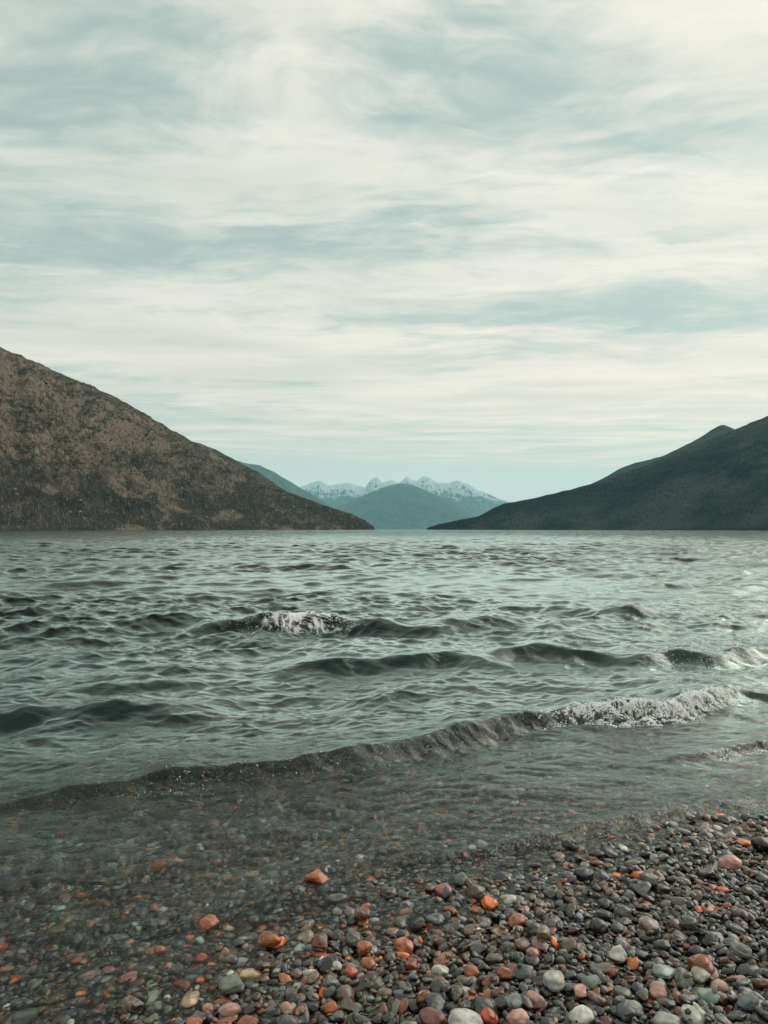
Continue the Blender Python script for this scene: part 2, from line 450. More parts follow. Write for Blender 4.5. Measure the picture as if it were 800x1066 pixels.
foam = np.zeros_like(wx)
CRESTS = [   # photo points of the crest line, height (m) along it, front width, back width, foam along it
    # the near breaker
    ([(-420, 905), (-120, 860), (40, 831), (120, 815), (200, 805), (300, 797), (400, 780), (480, 758), (545, 743), (600, 737), (640, 737), (700, 735), (745, 724), (775, 719), (830, 728), (950, 735)],
     [.03, .04, .05, .070, .075, .070, .075, .085, .085, .095, .10, .10, .09, .065, .05, .03], .088, .42,
     [0, 0, .1, .25, .40, .38, .36, .34, .34, .78, .92, .92, .80, .2, 0, 0]),
    # swash line in front of it on the right
    ([(330, 915), (430, 893), (520, 878), (600, 860), (680, 843), (740, 833), (800, 830), (900, 832)],
     [.0, .014, .020, .024, .026, .024, .012, .0], .05, .25, [0, .25, .38, .42, .44, .38, .15, 0]),
    # small lip at the far right
    ([(660, 795), (720, 785), (770, 774), (810, 768), (900, 765)], [0, .02, .035, .035, 0], .05, .2, [0, .2, .5, .5, 0]),
    ([(-150, 748), (0, 740), (60, 733), (120, 731), (190, 733), (260, 745)], [.06, .09, .105, .10, .06, 0], .20, .45, [0, 0, 0, 0, 0, 0]),
    ([(40, 716), (120, 711), (200, 706), (270, 706)], [0, .05, .05, 0], .16, .35, [0, 0, 0, 0]),
    ([(255, 706), (300, 693), (350, 687), (420, 681), (470, 681), (520, 690), (560, 700)], [0, .07, .105, .12, .10, .05, 0], .20, .55, [0] * 7),
    ([(470, 690), (520, 680), (560, 674), (610, 678), (650, 683), (690, 678), (740, 682), (780, 675), (830, 674), (900, 680)], [0, .085, .115, .10, .08, .09, .095, .10, .09, .05], .18, .5,
     [0, 0, 0, 0, .1, .35, .62, .35, .1, 0]),
    ([(150, 664), (200, 652), (250, 643), (300, 640), (350, 639), (400, 645), (450, 650), (500, 652)], [0, .09, .16, .19, .18, .13, .08, 0], .26, .6,
     [0, 0, .45, 1.0, .85, .1, 0, 0]),
    ([(420, 652), (470, 645), (520, 641), (570, 645)], [0, .09, .10, 0], .25, .6, [0] * 4),
    ([(480, 635), (540, 630), (600, 633), (660, 637), (720, 633), (770, 638)], [0, .08, .08, .09, .08, 0], .3, .7, [0, 0, .05, .15, .15, 0]),
    ([(640, 614), (690, 608), (730, 613)], [0, .08, 0], .2, .8, [0, 0, 0]),
    ([(10, 612), (60, 606), (120, 604), (160, 608)], [0, .09, .10, 0], .3, .9, [0] * 4),
    ([(200, 596), (260, 590), (320, 588), (390, 592)], [0, .08, .10, 0], .3, 1.0, [0] * 4),
    ([(760, 645), (800, 640), (860, 642)], [0, .07, 0], .2, .6, [0] * 3),
    ([(90, 640), (150, 633), (210, 640)], [0, .07, 0], .2, .6, [0] * 3),
    ([(470, 608), (540, 602), (600, 604)], [0, .07, 0], .22, .8, [0] * 3),
    ([(-60, 680), (20, 676), (90, 682)], [0, .06, 0], .25, .5, [0] * 3),
]
nearm = (RR < 26)
for ci, (pts, hs, wf, wb, fo) in enumerate(CRESTS):
    P = np.array([ground_at(u, v, h * .8) for (u, v), h in zip(pts, hs)])
    X0, Y0 = P[:, 0], P[:, 1]
    o = np.argsort(X0); X0, Y0 = X0[o], Y0[o]; H0 = np.array(hs)[o]; F0 = np.array(fo)[o]
    xs = np.linspace(X0[0], X0[-1], 400)
    sm = np.hanning(31); sm /= sm.sum()
    def S1(v):
        q = np.interp(xs, X0, v); return np.convolve(np.pad(q, 15, mode='edge'), sm, 'valid')
    ys, hh, fl = S1(Y0), S1(H0), S1(F0)
    sl = np.gradient(ys, xs)
    msk = nearm & (wx > X0[0]) & (wx < X0[-1])
    x, y = wx[msk], wy[msk]
    D = Y0.mean()
    yc = np.interp(x, xs, ys) + D * (.010 * noise2(x * 9 / D * 1.2 + ci * 7, x * 0 + ci) + .003 * noise2(x * 34 / D, x * 0 + ci * 3))
    h = np.interp(x, xs, hh) * (1 + .5 * noise2(x * 12 / D * 1.2, x * 0 + 5.5 + ci) + .10 * noise2(x * 40 / D, x * 0 + 9.5 + ci))
    n = (yc - y) / np.sqrt(1 + np.interp(x, xs, sl) ** 2)     # > 0 in front of the crest
    ends = sstep(0, .12, (x - X0[0]) / (X0[-1] - X0[0])) * sstep(1, .88, (x - X0[0]) / (X0[-1] - X0[0]))
    h = np.maximum(h, 0) * ends
    ed = ends
    wfl = wf * (1 + .35 * noise2(x * 20 / D, y * 20 / D + ci))
    q = np.clip(n / wfl, 0, 3)
    front = np.where(q < 1, .5 + .5 * np.cos(np.pi * np.clip(q, 0, 1) ** .8), 0) - .12 * np.exp(-((q - 1.35) / .45) ** 2)
    back = np.exp(-np.abs(n) / wb) * (1 - .12 * np.exp(-np.abs(n) / (.15 * wb)))
    crest = np.exp(-.5 * (n / (wb * .05)) ** 2) * .0
    prof = np.where(n > 0, front * .88, back + crest)
    fx = np.interp(x, xs, fl)
    turb = fx * h * (.24 * noise2(x * 45 / D * 1.6, y * 60 / D * 1.6) + .05 * noise2(x * 120 / D, y * 150 / D))
    tz = wz[msk] * (1 - .35 * ed * np.clip(prof, 0, 1)) + h * prof + turb * np.exp(-((n - .5 * wf) / (1.0 * wf)) ** 2)
    wz[msk] = tz
    band = sstep(-.35 * wf, .05 * wf, n) * sstep(1.7 * wf, .65 * wf, n)
    fx = fx * np.clip(.86 + .55 * noise2(x * 55 / D + ci, y * 60 / D) + .75 * noise2(x * 140 / D, y * 200 / D) + .5 * noise2(x * 300 / D, y * 420 / D), 0, 1.12) * np.clip(1.12 - .42 * n / wf, .45, 1.1)
    fx = fx * (.90 if D > 6 else .98)
    foam[msk] = np.maximum(foam[msk], fx * .80 * band * sstep(0, .02, h / max(H0.max(), .01) * .1))
# thin white flecks trailing behind the breakers
frng = np.random.default_rng(77)
def crest_foam(ci, count, rmin, rmax, lo, hi):
    pts, hs, wf, wb, fo = CRESTS[ci]
    P = np.array([ground_at(u, v, h * .8) for (u, v), h in zip(pts, hs)])
    x = frng.uniform(P[:, 0].min(), P[:, 0].max(), count)
    f = np.interp(x, P[:, 0], fo); yc = np.interp(x, P[:, 0], P[:, 1]); D = P[:, 1].mean()
    q = frng.beta(1.5, 2.2, count) * 1.9 - .2
    y = yc - q * wf
    if ci == 7: q = q * .62 - .05; y = yc - q * wf
    dens = sstep(lo, hi, f) * (.30 + 1.5 * noise2(x * 26 / D * 1.5, y * 40) + 1.2 * noise2(x * 80 / D, y * 95))
    k = dens > frng.random(count) * .9
    x, y, q = x[k], y[k], q[k]
    ir = np.clip(np.searchsorted(rr, np.hypot(x, y)), 1, len(rr) - 1); ic = np.clip(np.searchsorted(a1, np.degrees(np.arctan2(x, y))), 1, len(a1) - 1)
    z = wz[ir, ic]
    r = rmin + (rmax - rmin) * frng.random(len(x)) ** 2.5
    z = z + r * frng.uniform(-.3, 1.0, len(x)) + np.abs(frng.normal(0, .007, len(x))) * (q < .6)
    return np.stack([x, y, z, r], 1)
FB = np.concatenate([crest_foam(0, 95000, .0008, .0044, .40, .98), crest_foam(0, 9000, .0008, .0026, .15, .7), crest_foam(2, 3000, .0010, .0036, .1, .5),
                     crest_foam(6, 11000, .0012, .0050, .15, .8), crest_foam(7, 16000, .0013, .0048, .30, 1.05), crest_foam(1, 7000, .0005, .0013, .05, .60), crest_foam(9, 3000, .0015, .006, .1, .5)])
bv, bf = ICO[0]
d_ = 1 + .3 * frng.normal(0, .5, (len(FB), len(bv), 1)).clip(-1, 1)
Wf = bv[None] * d_ * FB[:, None, 3:4] * frng.uniform(.6, 1.5, (len(FB), 1, 3)) + FB[:, None, :3]
m, t, out = material('white_foam')
b = t.node('ShaderNodeBsdfPrincipled', {'Base Color': (.92, .93, .92, 1), 'Roughness': .9, 'Specular IOR Level': .1})
t.l.new(b.outputs[0], out.inputs[0])
obj('foam', mesh_np('foam', Wf.reshape(-1, 3), (bf[None] + (np.arange(len(FB)) * len(bv))[:, None, None]).reshape(-1, 3), m), 'stuff', 'white foam tumbling down the fronts of the small breaking waves', 'foam')
calm = (.45 + .55 * sstep(-.15, 1.4, S))
vm = np.stack([wx + hdx, wy + hdy, wz], -1).reshape(-1, 3)
me = mesh_np('lake_water', vm, grid_faces(len(rr), len(a1))[:, ::-1], M_WATER)
if me.polygons[0].normal.z < 0: me.flip_normals()
attr_f(me, 'foam', foam.ravel()); attr_f(me, 'calm', calm.ravel())
obj('lake_water', me, 'structure')

# ------------------------------------------------------------------ mountains
def mountain(name, sil, foot, ridge, mat, ncol=400, nrow=160, amp=.10, fr=9, gull=.5, jag=.01, seed=0, mid=1.0, back=1.0, rough=None):
    """sil: skyline points (photo), foot / ridge: distances of the shore and of the crest along u"""
    sil = np.array(sil, float)
    us = np.linspace(sil[0, 0], sil[-1, 0], ncol)
    vs = np.interp(us, sil[:, 0], sil[:, 1])
    k = np.hanning(7); k /= k.sum(); vs = np.convolve(np.pad(vs, 3, mode='edge'), k, 'valid')
    f = np.interp(us, *np.array(foot, float).T); r = np.interp(us, *np.array(ridge, float).T)
    zr = np.maximum((HZ - vs) / FPX * r, 0) + CAM_H
    tt = np.concatenate([np.linspace(0, 1, nrow), 1 + np.linspace(0, 1, nrow // 3)[1:] * back])
    T, U = np.meshgrid(tt, us, indexing='ij')
    F, Rr, Z = f[None], r[None], zr[None]
    dist = F + (Rr - F) * T
    hf = np.where(T <= 1, T ** mid, np.maximum(1 - (T - 1) * 1.1, -.2))
    X = (U - CX) / FPX * dist; Y = dist
    sc_ = np.median(zr)
    g = fbm2(U / 800 * fr * 2 + seed, T * fr * .35 + seed, 5, .5, True) - .45
    n = fbm2(X / (Rr.mean() * .06) + seed, Y / (Rr.mean() * .06), 6, .55)
    env = np.sin(np.pi * np.clip(T, 0, 1)) ** .7 * np.where(T > 1, 0, 1)
    Zz = Z * hf + Z * env * amp * (gull * g + (1 - gull) * n * 1.6)
    Zz += Z.max() * jag * fbm2(U * .06 + seed, T * 6, 5, .6) * sstep(0, .15, T) * np.clip(Z / (.25 * Z.max()), 0, 1)
    if rough:
        e2 = sstep(.02, .12, T) * sstep(1.0, .72, T) * np.clip(Z / 60, 0, 1)
        Zz += e2 * (rough * fbm2(X / 85 + .3 * Y / 85, Y / 150, 5, .55, True) + rough * .7 * fbm2(X / 30, Y / 40 + 5, 4, .55))
    Zz = np.where(T <= 0, -3, Zz)
    Zz = np.maximum(Zz, np.where(T > 1, -6, -3 + 0 * T))
    V = np.stack([X, Y, Zz], -1)
    o = obj(name, mesh_np(name, V.reshape(-1, 3), grid_faces(len(tt), ncol), mat), 'structure')
    return o, V, nrow

M_ROCK = mat_rocky_hill()
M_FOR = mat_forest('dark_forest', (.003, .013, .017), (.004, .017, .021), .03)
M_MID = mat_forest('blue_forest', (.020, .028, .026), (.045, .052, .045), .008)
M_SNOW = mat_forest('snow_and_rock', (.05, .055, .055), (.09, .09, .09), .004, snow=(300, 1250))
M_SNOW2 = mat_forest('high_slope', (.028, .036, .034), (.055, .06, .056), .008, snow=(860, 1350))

hillL, VL, nrL = mountain('rocky_hill',
    [(-700, 60), (-400, 190), (-200, 272), (-80, 325), (0, 361), (30, 374), (60, 387), (85, 398), (110, 408), (140, 424), (170, 442), (205, 462), (240, 482), (270, 500), (300, 512), (335, 525), (365, 535), (380, 542), (391, 551)],
    [(-700, 500), (0, 900), (200, 1250), (391, 1750)], [(-700, 1150), (0, 1500), (200, 1650), (391, 1770)],
    M_ROCK, 1100, 420, .20, 12, .5, .008, 3, rough=15)
mountain('rocky_ridge', [(120, 470), (160, 456), (190, 458), (207, 461), (225, 468), (245, 479), (270, 492), (300, 513), (340, 540), (350, 551)],
    [(120, 2200), (350, 2300)], [(120, 2700), (350, 2500)], M_ROCK, 220, 80, .14, 14, .5, .014, 8)
hillR, VR, nrR = mountain('forested_hill',
    [(444, 551), (452, 547), (480, 541), (498, 538), (512, 530), (525, 524), (545, 521), (575, 514), (600, 508), (632, 499), (655, 491), (690, 477), (715, 467), (735, 459), (765, 447), (785, 439), (800, 433), (900, 390), (1100, 330), (1500, 300)],
    [(444, 1750), (800, 1100), (1500, 600)], [(444, 1760), (600, 1800), (800, 1700), (1500, 1400)],
    M_FOR, 500, 160, .10, 8, .6, .010, 11)
mountain('forested_ridge', [(560, 530), (600, 512), (630, 497), (645, 488), (665, 481), (690, 475), (715, 463), (735, 452), (747, 444.5), (754, 441), (761, 443.5), (771, 450), (800, 452), (900, 440), (1100, 420)],
    [(560, 2200), (1100, 2200)], [(560, 2900), (1100, 2900)], M_FOR, 300, 80, .10, 10, .6, .010, 17)
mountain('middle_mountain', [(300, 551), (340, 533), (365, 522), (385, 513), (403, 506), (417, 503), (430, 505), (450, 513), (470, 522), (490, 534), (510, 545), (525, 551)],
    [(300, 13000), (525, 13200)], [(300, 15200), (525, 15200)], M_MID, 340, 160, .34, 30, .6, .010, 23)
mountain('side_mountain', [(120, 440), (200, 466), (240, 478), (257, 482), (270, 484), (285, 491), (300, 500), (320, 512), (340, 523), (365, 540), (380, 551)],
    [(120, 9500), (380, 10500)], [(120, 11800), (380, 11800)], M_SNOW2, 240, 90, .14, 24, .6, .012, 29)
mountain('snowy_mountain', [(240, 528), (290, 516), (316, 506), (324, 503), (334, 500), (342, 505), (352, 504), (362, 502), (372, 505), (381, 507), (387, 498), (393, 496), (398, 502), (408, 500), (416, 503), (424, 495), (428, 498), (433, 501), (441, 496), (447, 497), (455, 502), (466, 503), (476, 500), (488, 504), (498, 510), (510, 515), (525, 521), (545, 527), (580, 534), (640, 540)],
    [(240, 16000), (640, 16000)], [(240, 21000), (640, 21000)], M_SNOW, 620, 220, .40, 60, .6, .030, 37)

# plant cover and stones on the near hill, conifers on the forested one: nobody could count them
def scatter_mesh(name, V, nrow, count, kind, label, cat, mat, palette, size, pw=1.0, seed=1, tmax=1.0, umin=0, umax=1):
    r = np.random.default_rng(seed)
    nT, nU = V.shape[0], V.shape[1]
    tt = r.uniform(.01, 1, count) ** pw * (nrow - 2) * tmax; uu = r.uniform(umin, umax, count) * (nU - 2)
    i = tt.astype(int); j = uu.astype(int); a = (tt - i)[:, None]; b = (uu - j)[:, None]
    P = (V[i, j] * (1 - a) + V[i + 1, j] * a) * (1 - b) + (V[i, j + 1] * (1 - a) + V[i + 1, j + 1] * a) * b
    keep = P[:, 2] > 2.5
    clump = fbm2(P[:, 0] / 55, P[:, 1] / 55 + seed * 3, 4)
    keep &= clump > r.uniform(-.75, .35, count)
    P = P[keep]; n = len(P)
    s = r.uniform(size[0], size[1], n) * r.uniform(.6, 1.2, n)
    pal = np.array(palette); c = pal[r.integers(0, len(pal), n)] * r.uniform(.7, 1.3, (n, 1))
    if kind == 'bush':
        bv, bf = ICO[1]
        d = 1 + .55 * r.normal(0, .5, (n, len(bv), 1)).clip(-1, 1)
        W = bv[None] * d * np.stack([s, s, s * r.uniform(.6, 1.1, n)], -1)[:, None]; W[..., 2] += (s * .4)[:, None]
    elif kind == 'rock':
        bv, bf = ICO[1]
        d = 1 + .4 * r.normal(0, .5, (n, len(bv), 1)).clip(-1, 1)
        W = bv[None] * d * np.stack([s, s, s * .6], -1)[:, None]
    elif kind == 'bare':
        bv = np.array([(-1, -1, 0), (1, -1, 0), (1, 1, 0), (-1, 1, 0), (0, 0, 1)], float); bf = np.array([(0, 1, 4), (1, 2, 4), (2, 3, 4), (3, 0, 4)])
        W = bv[None] * np.stack([s * .06, s * .06, s], -1)[:, None]
        W[:, 4, :2] += r.normal(0, .06, (n, 2)) * s[:, None]; W[..., 2] -= .5
    else:   # conifer
        k = 6; aa = np.arange(k) * 2 * np.pi / k
        bv = np.concatenate([np.stack([np.cos(aa), np.sin(aa), aa * 0], -1), [[0, 0, 1]]]); bf = np.array([(q, (q + 1) % k, k) for q in range(k)])
        rad = s * .26
        W = bv[None] * np.stack([rad, rad, s], -1)[:, None] * (1 + r.normal(0, .12, (n, k + 1, 1)))
        W[..., 2] -= 1
    W = W + P[:, None]
    F = (bf[None] + (np.arange(n) * len(bv))[:, None, None]).reshape(-1, 3)
    me = mesh_np(name, W.reshape(-1, 3), F, mat, kind in ('rock',))
    attr_v(me, 'tint', np.repeat(c, len(bv), 0))
    return obj(name, me, 'stuff', label, cat)

M_SCRUB = mat_attr('scrub_leaves', .9, .3, .5); M_STONE = mat_attr('hill_stone', .9, .25, .3)
scatter_mesh('hillside_scrub', VL, nrL, 12000, 'bush', 'brown and olive scrub covering the rocky hillside left of the lake', 'scrub', M_SCRUB,
             [(.060, .046, .036), (.042, .042, .028), (.075, .055, .042), (.034, .032, .025), (.09, .068, .052)], (.6, 2.0), .9, 41, 1.0, .12)
scatter_mesh('hillside_boulders', VL, nrL, 2200, 'rock', 'pale boulders and outcrops dotted over the brown hillside', 'boulders', M_STONE,
             [(.22, .18, .15), (.15, .12, .10), (.20, .15, .12)], (.7, 3.0), .8, 43, 1.0, .12)
scatter_mesh('bare_trees', VL, nrL, 22000, 'bare', 'thin bare grey trees standing along the lower brown hillside', 'bare trees', M_SCRUB,
             [(.17, .145, .125), (.085, .072, .06), (.035, .03, .026)], (4, 9), 1.6, 47, .60, .12)
scatter_mesh('conifer_forest', VR, nrR, 30000, 'conifer', 'dark conifer forest covering the hill right of the lake', 'forest', M_SCRUB,
             [(.003, .012, .016), (.003, .014, .018), (.004, .016, .020)], (2, 4.5), .9, 53)

# ------------------------------------------------------------------ air
hb = np.array([(x, y, z) for z in (-12, 1900) for y in (-1500, 25000) for x in (-16000, 16000)], float)
hf = np.array([(0, 2, 3, 1), (4, 5, 7, 6), (0, 1, 5, 4), (2, 6, 7, 3), (0, 4, 6, 2), (1, 3, 7, 5)])
m, t, out = material('air')
pv = t.node('ShaderNodeVolumePrincipled', {'Color': (.43, .91, .98, 1), 'Density': 3.5e-5, 'Anisotropy': .2})
t.l.new(pv.outputs[0], out.inputs[1])
obj('haze', mesh_np('haze', hb, hf, m, False), 'stuff', 'pale teal haze in the air over the whole lake', 'haze')

# ------------------------------------------------------------------ pebbles
PAL = {   # stone colours (dry), the word used for them
    'black': (.060, .062, .062), 'dark grey': (.108, .106, .100), 'grey': (.205, .198, .184), 'pale grey': (.36, .365, .345),
    'greenish grey': (.165, .185, .165), 'brown': (.17, .118, .085), 'reddish brown': (.25, .115, .075), 'orange': (.54, .22, .080),
    'red': (.47, .13, .060), 'pink': (.46, .28, .235), 'tan': (.34, .255, .18), 'white': (.60, .59, .56), 'blue grey': (.21, .245, .25)}
# landmark stones read off the photograph: u, v, width px, aspect, angular, colour, short name, label
LM = [
 (330, 917, 31, .62, 1, 'orange', 'the orange slab at the water edge', 'big orange angular slab at the water edge, farthest of the orange stones'),
 (219, 963, 27, .65, 1, 'orange', 'the orange wedge in the shallows', 'orange wedge shaped stone sitting in the shallow water, left of centre'),
 (282, 973, 27, .5, 0, 'orange', 'the flat orange oval', 'long flat orange oval stone just right of the orange wedge'),
 (212, 995, 17, .7, 0, 'red', 'the small red stone below the wedge', 'small red rounded stone in front of the orange wedge'),
 (190, 1022, 18, .6, 0, 'red', 'the bright red flat stone', 'bright red flat pebble in the lower left shallows, reddest there'),
 (98, 1013, 24, .55, 0, 'pink', 'the pink flat stone at lower left', 'pale pink flat pebble alone among dark stones at lower left'),
 (88, 942, 17, .7, 0, 'orange', 'the orange pebble far out left', 'small orange pebble under shallow water, far out at the left'),
 (6, 990, 15, .8, 0, 'red', 'the red pebble at the left edge', 'red pebble at the very left edge of the beach'),
 (171, 986, 15, .8, 0, 'orange', 'the small round orange pebble', 'small round orange pebble under water, left of the small red stone'),
 (335, 979, 22, .75, 1, 'reddish brown', 'the rusty brown lump', 'rusty reddish brown lumpy stone right of the flat orange oval'),
 (380, 984, 17, .8, 0, 'orange', 'the round orange stone of the cluster', 'round orange stone at the top of the middle orange cluster'),
 (366, 1006, 15, .8, 0, 'red', 'the red stone of the cluster', 'small red orange stone at the left side of the middle orange cluster'),
 (383, 999, 17, .9, 0, 'orange', 'the middle orange stone of the cluster', 'orange pebble in the middle of the central orange cluster'),
 (346, 1040, 19, .8, 0, 'orange', 'the egg shaped orange stone', 'egg shaped orange pebble near the bottom, below the speckled grey stone'),
 (400, 1028, 19, .9, 0, 'tan', 'the tan stone at bottom centre', 'tan brown rounded stone at bottom centre under the orange cluster'),
 (242, 1017, 30, .6, 0, 'greenish grey', 'the greenish oval stone', 'broad greenish grey oval stone lying at lower left of centre'),
 (188, 1001, 24, .6, 0, 'dark grey', 'the dark oval above the red stone', 'dark grey oval stone directly behind the bright red flat pebble'),
 (345, 1016, 20, .8, 0, 'grey', 'the speckled grey stone', 'speckled mid grey round stone between the orange egg and orange cluster'),
 (243, 1041, 27, .55, 0, 'pink', 'the dull pink flat stone', 'dull pink flat stone in front of the broad greenish oval'),
 (140, 1044, 38, .6, 1, 'brown', 'the big dark brown stone', 'big dark brown lumpy stone near the bottom left corner'),
 (30, 1057, 32, .6, 0, 'greenish grey', 'the greenish stone in the left corner', 'smooth greenish grey stone in the bottom left corner'),
 (302, 1060, 32, .6, 0, 'grey', 'the grey oval at the bottom edge', 'broad grey oval stone at the bottom edge, left of centre'),
 (205, 1057, 24, .7, 0, 'orange', 'the orange stone at the bottom edge', 'orange brown stone at the bottom edge between pink and brown stones'),
 (268, 957, 17, .8, 0, 'brown', 'the small brown stone behind the oval', 'small brown stone just behind the flat orange oval'),
 (350, 934, 25, .5, 0, 'grey', 'the flat grey stone under the slab', 'long flat grey stone in front of the orange slab at the waterline'),
 (378, 949, 18, .75, 0, 'reddish brown', 'the reddish stone by the waterline', 'reddish brown pebble right of the long flat grey stone'),
 (483, 1061, 44, .6, 0, 'white', 'the big white stone at the bottom', 'biggest white stone on the beach, at the bottom edge right of centre'),
 (450, 1053, 36, .55, 0, 'reddish brown', 'the long rusty stone', 'long rusty orange brown stone left of the biggest white stone'),
 (508, 1052, 21, .9, 0, 'red', 'the brick red stone by the white one', 'brick red rounded stone touching the right of the biggest white stone'),
 (537, 1055, 29, .65, 0, 'pink', 'the rosy oval at the bottom', 'rosy pink oval stone at the bottom between two white stones'),
 (602, 1057, 31, .75, 0, 'white', 'the second white stone', 'second white rounded stone at the bottom edge, right of the rosy oval'),
 (574, 1024, 27, .8, 0, 'pale grey', 'the pale domed stone', 'pale grey domed stone standing up behind the second white stone'),
 (554, 1031, 22, .75, 0, 'pink', 'the pink stone by the pale dome', 'pink rounded stone touching the left of the pale domed stone'),
 (534, 1034, 20, .8, 0, 'blue grey', 'the blue grey pebble', 'blue grey rounded pebble left of the pink stone, right of centre'),
 (517, 1030, 17, .8, 0, 'reddish brown', 'the small rust pebble', 'small rust coloured pebble left of the blue grey one'),
 (640, 988, 21, .7, 1, 'white', 'the white teardrop pebble', 'small white teardrop pebble bright among dark wet stones'),
 (726, 1004, 32, .85, 1, 'orange', 'the big orange block', 'biggest orange block on the right of the beach'),
 (744, 1018, 21, .75, 0, 'pink', 'the pink stone under the block', 'pink rounded stone in front of the big orange block'),
 (766, 1016, 22, .6, 0, 'pink', 'the dusky pink stone', 'dusky pink flat stone right of the big orange block'),
 (773, 1031, 25, .7, 0, 'blue grey', 'the blue grey stone at right', 'blue grey rounded stone near the right edge, below dusky pink stone'),
 (681, 1025, 23, .75, 0, 'pink', 'the pale pink egg', 'pale pink egg shaped stone left of and below the orange block'),
 (690, 1057, 36, .55, 0, 'pale grey', 'the broad pale stone at lower right', 'broad pale grey flat stone at the bottom edge, lower right'),
 (521, 1011, 25, .6, 1, 'orange', 'the tilted orange flake', 'tilted orange flake among dark stones, right of centre'),
 (420, 982, 22, .8, 0, 'orange', 'the orange stone right of the cluster', 'orange rounded stone at the right end of the orange cluster'),
 (428, 998, 18, .6, 0, 'red', 'the flat red stone right of the cluster', 'flat red stone just in front of the cluster right end'),
 (490, 1006, 19, .8, 0, 'orange', 'the lone orange pebble', 'orange pebble left of the tilted orange flake'),
 (537, 955, 23, .6, 0, 'orange', 'the orange oval near the swash', 'orange oval stone right of centre near the swash line'),
 (564, 968, 23, .65, 1, 'tan', 'the tan chip', 'tan angular chip right of and below the orange oval near the swash'),
 (756, 897, 28, .55, 0, 'pink', 'the pale pink stone far right', 'pale pink oval stone lying alone by the water, far right'),
 (494, 929, 22, .7, 0, 'brown', 'the brown dome in the wet', 'brown domed stone in thin water right of centre'),
 (766, 985, 24, .6, 0, 'greenish grey', 'the greenish stone at right', 'greenish grey flat stone behind the dusky pink one at right'),
 (655, 1040, 24, .6, 0, 'pale grey', 'the pale oval at lower right', 'pale grey oval stone left of the pale pink egg, lower right'),
 (591, 876, 18, .8, 0, 'black', 'the black stone in the swash', 'black wet stone standing in the swash, well right of centre'),
 (606, 907, 21, .7, 0, 'black', 'the black stone behind the beach', 'black rounded stone in thin water below the swash stone'),
 (672, 922, 22, .7, 0, 'dark grey', 'the dark stone left of the pink oval', 'dark grey wet stone at the water edge left of pale pink oval'),
 (789, 882, 22, .8, 0, 'black', 'the black stone at the right edge', 'black wet stone at the far right edge beside the water'),
 (713, 958, 22, .7, 0, 'grey', 'the grey oval behind the block', 'mid grey oval stone well behind the big orange block'),
 (620, 962, 20, .7, 0, 'dark grey', 'the dark oval behind the teardrop', 'dark grey oval stone behind the white teardrop pebble'),
 (455, 1020, 22, .75, 0, 'dark grey', 'the dark round stone', 'dark grey round stone behind the long rusty stone'),
 (612, 1018, 22, .7, 0, 'greenish grey', 'the olive stone', 'greenish grey stone right of the pale domed stone'),
 (63, 972, 20, .6, 0, 'tan', 'the tan stone in the left shallows', 'tan flat pebble under the shallow water at the left'),
 (130, 975, 18, .6, 0, 'pale grey', 'the pale stone in the left shallows', 'pale grey pebble under the shallow water, left of the round orange one'),
]
XMIN, XMAX, YMIN, YMAX, CS = -3.3, 3.6, 1.0, 5.2, .004
nx, ny = int((XMAX - XMIN) / CS), int((YMAX - YMIN) / CS)
hx = XMIN + (np.arange(nx) + .5) * CS; hy = YMIN + (np.arange(ny) + .5) * CS
BX, BY = np.meshgrid(hx, hy)
BED = (bed_z(BX, BY) + .01 * noise2(BX * 3, BY * 3)).astype(np.float32)
HM = BED.copy()
PEB = []      # x, y, z, a, b, c, yaw, nx, ny, angular, colour index, landmark index, seed

def drop(x, y, a, b, c, yaw, pct=58):
    r = int(a / CS) + 1
    i = int((y - YMIN) / CS); j = int((x - XMIN) / CS)
    i0, i1, j0, j1 = max(i - r, 0), min(i + r + 1, ny), max(j - r, 0), min(j + r + 1, nx)
    if i1 - i0 < 3 or j1 - j0 < 3: return None
    X = hx[j0:j1][None] - x; Y = hy[i0:i1][:, None] - y
    cy, sy = math.cos(yaw), math.sin(yaw)
    q = ((X * cy + Y * sy) / a) ** 2 + ((-X * sy + Y * cy) / b) ** 2
    m = q < .97
    if m.sum() < 4: return None
    H = HM[i0:i1, j0:j1]
    hm = H[m]; Xm = np.broadcast_to(X, q.shape)[m]; Ym = np.broadcast_to(Y, q.shape)[m]
    sx = float((hm * Xm).sum() / max((Xm * Xm).sum(), 1e-9)); sy_ = float((hm * Ym).sum() / max((Ym * Ym).sum(), 1e-9))
    sx = max(-.6, min(.6, sx * .8)); sy_ = max(-.6, min(.6, sy_ * .8))
    half = c * np.sqrt(1 - q[m])
    tilt = sx * Xm + sy_ * Ym
    z = float(np.percentile(hm - tilt + half, pct))
    top = z + tilt + half
    H[m] = np.maximum(hm, top)
    return z, sx, sy_

names = list(PAL)
def colour_for(x, y, s):
    u = CX + x / y * FPX
    dry = float(sstep(-.25, -.68, s)); sub = float(sstep(-.12, .1, s)); left = float(sstep(380, 120, u))
    mid = math.exp(-((x + .04) / .36) ** 2) * float(sstep(2.5, 1.9, y))
    w = {'black': 2.3 - 1.7 * dry - 1.7 * sub, 'dark grey': 3.6 - 2.4 * dry - 1.9 * sub, 'grey': 1.5 + 1.0 * dry + .8 * sub, 'pale grey': .22 + 1.8 * dry + 1.1 * sub, 'greenish grey': 1.1 + .5 * dry,
         'brown': 1.6, 'reddish brown': .75 + .7 * mid + .3 * left, 'orange': .22 + 1.4 * mid + .25 * sub, 'red': .05 + .12 * mid + .06 * left, 'pink': .18 + .75 * dry + .15 * left,
         'tan': .40 + .3 * left + .9 * sub, 'white': .02 + .22 * sub + .50 * dry, 'blue grey': .35 + .6 * dry}
    p = np.array([w[n] for n in names]); return int(rng.choice(len(names), p=p / p.sum()))

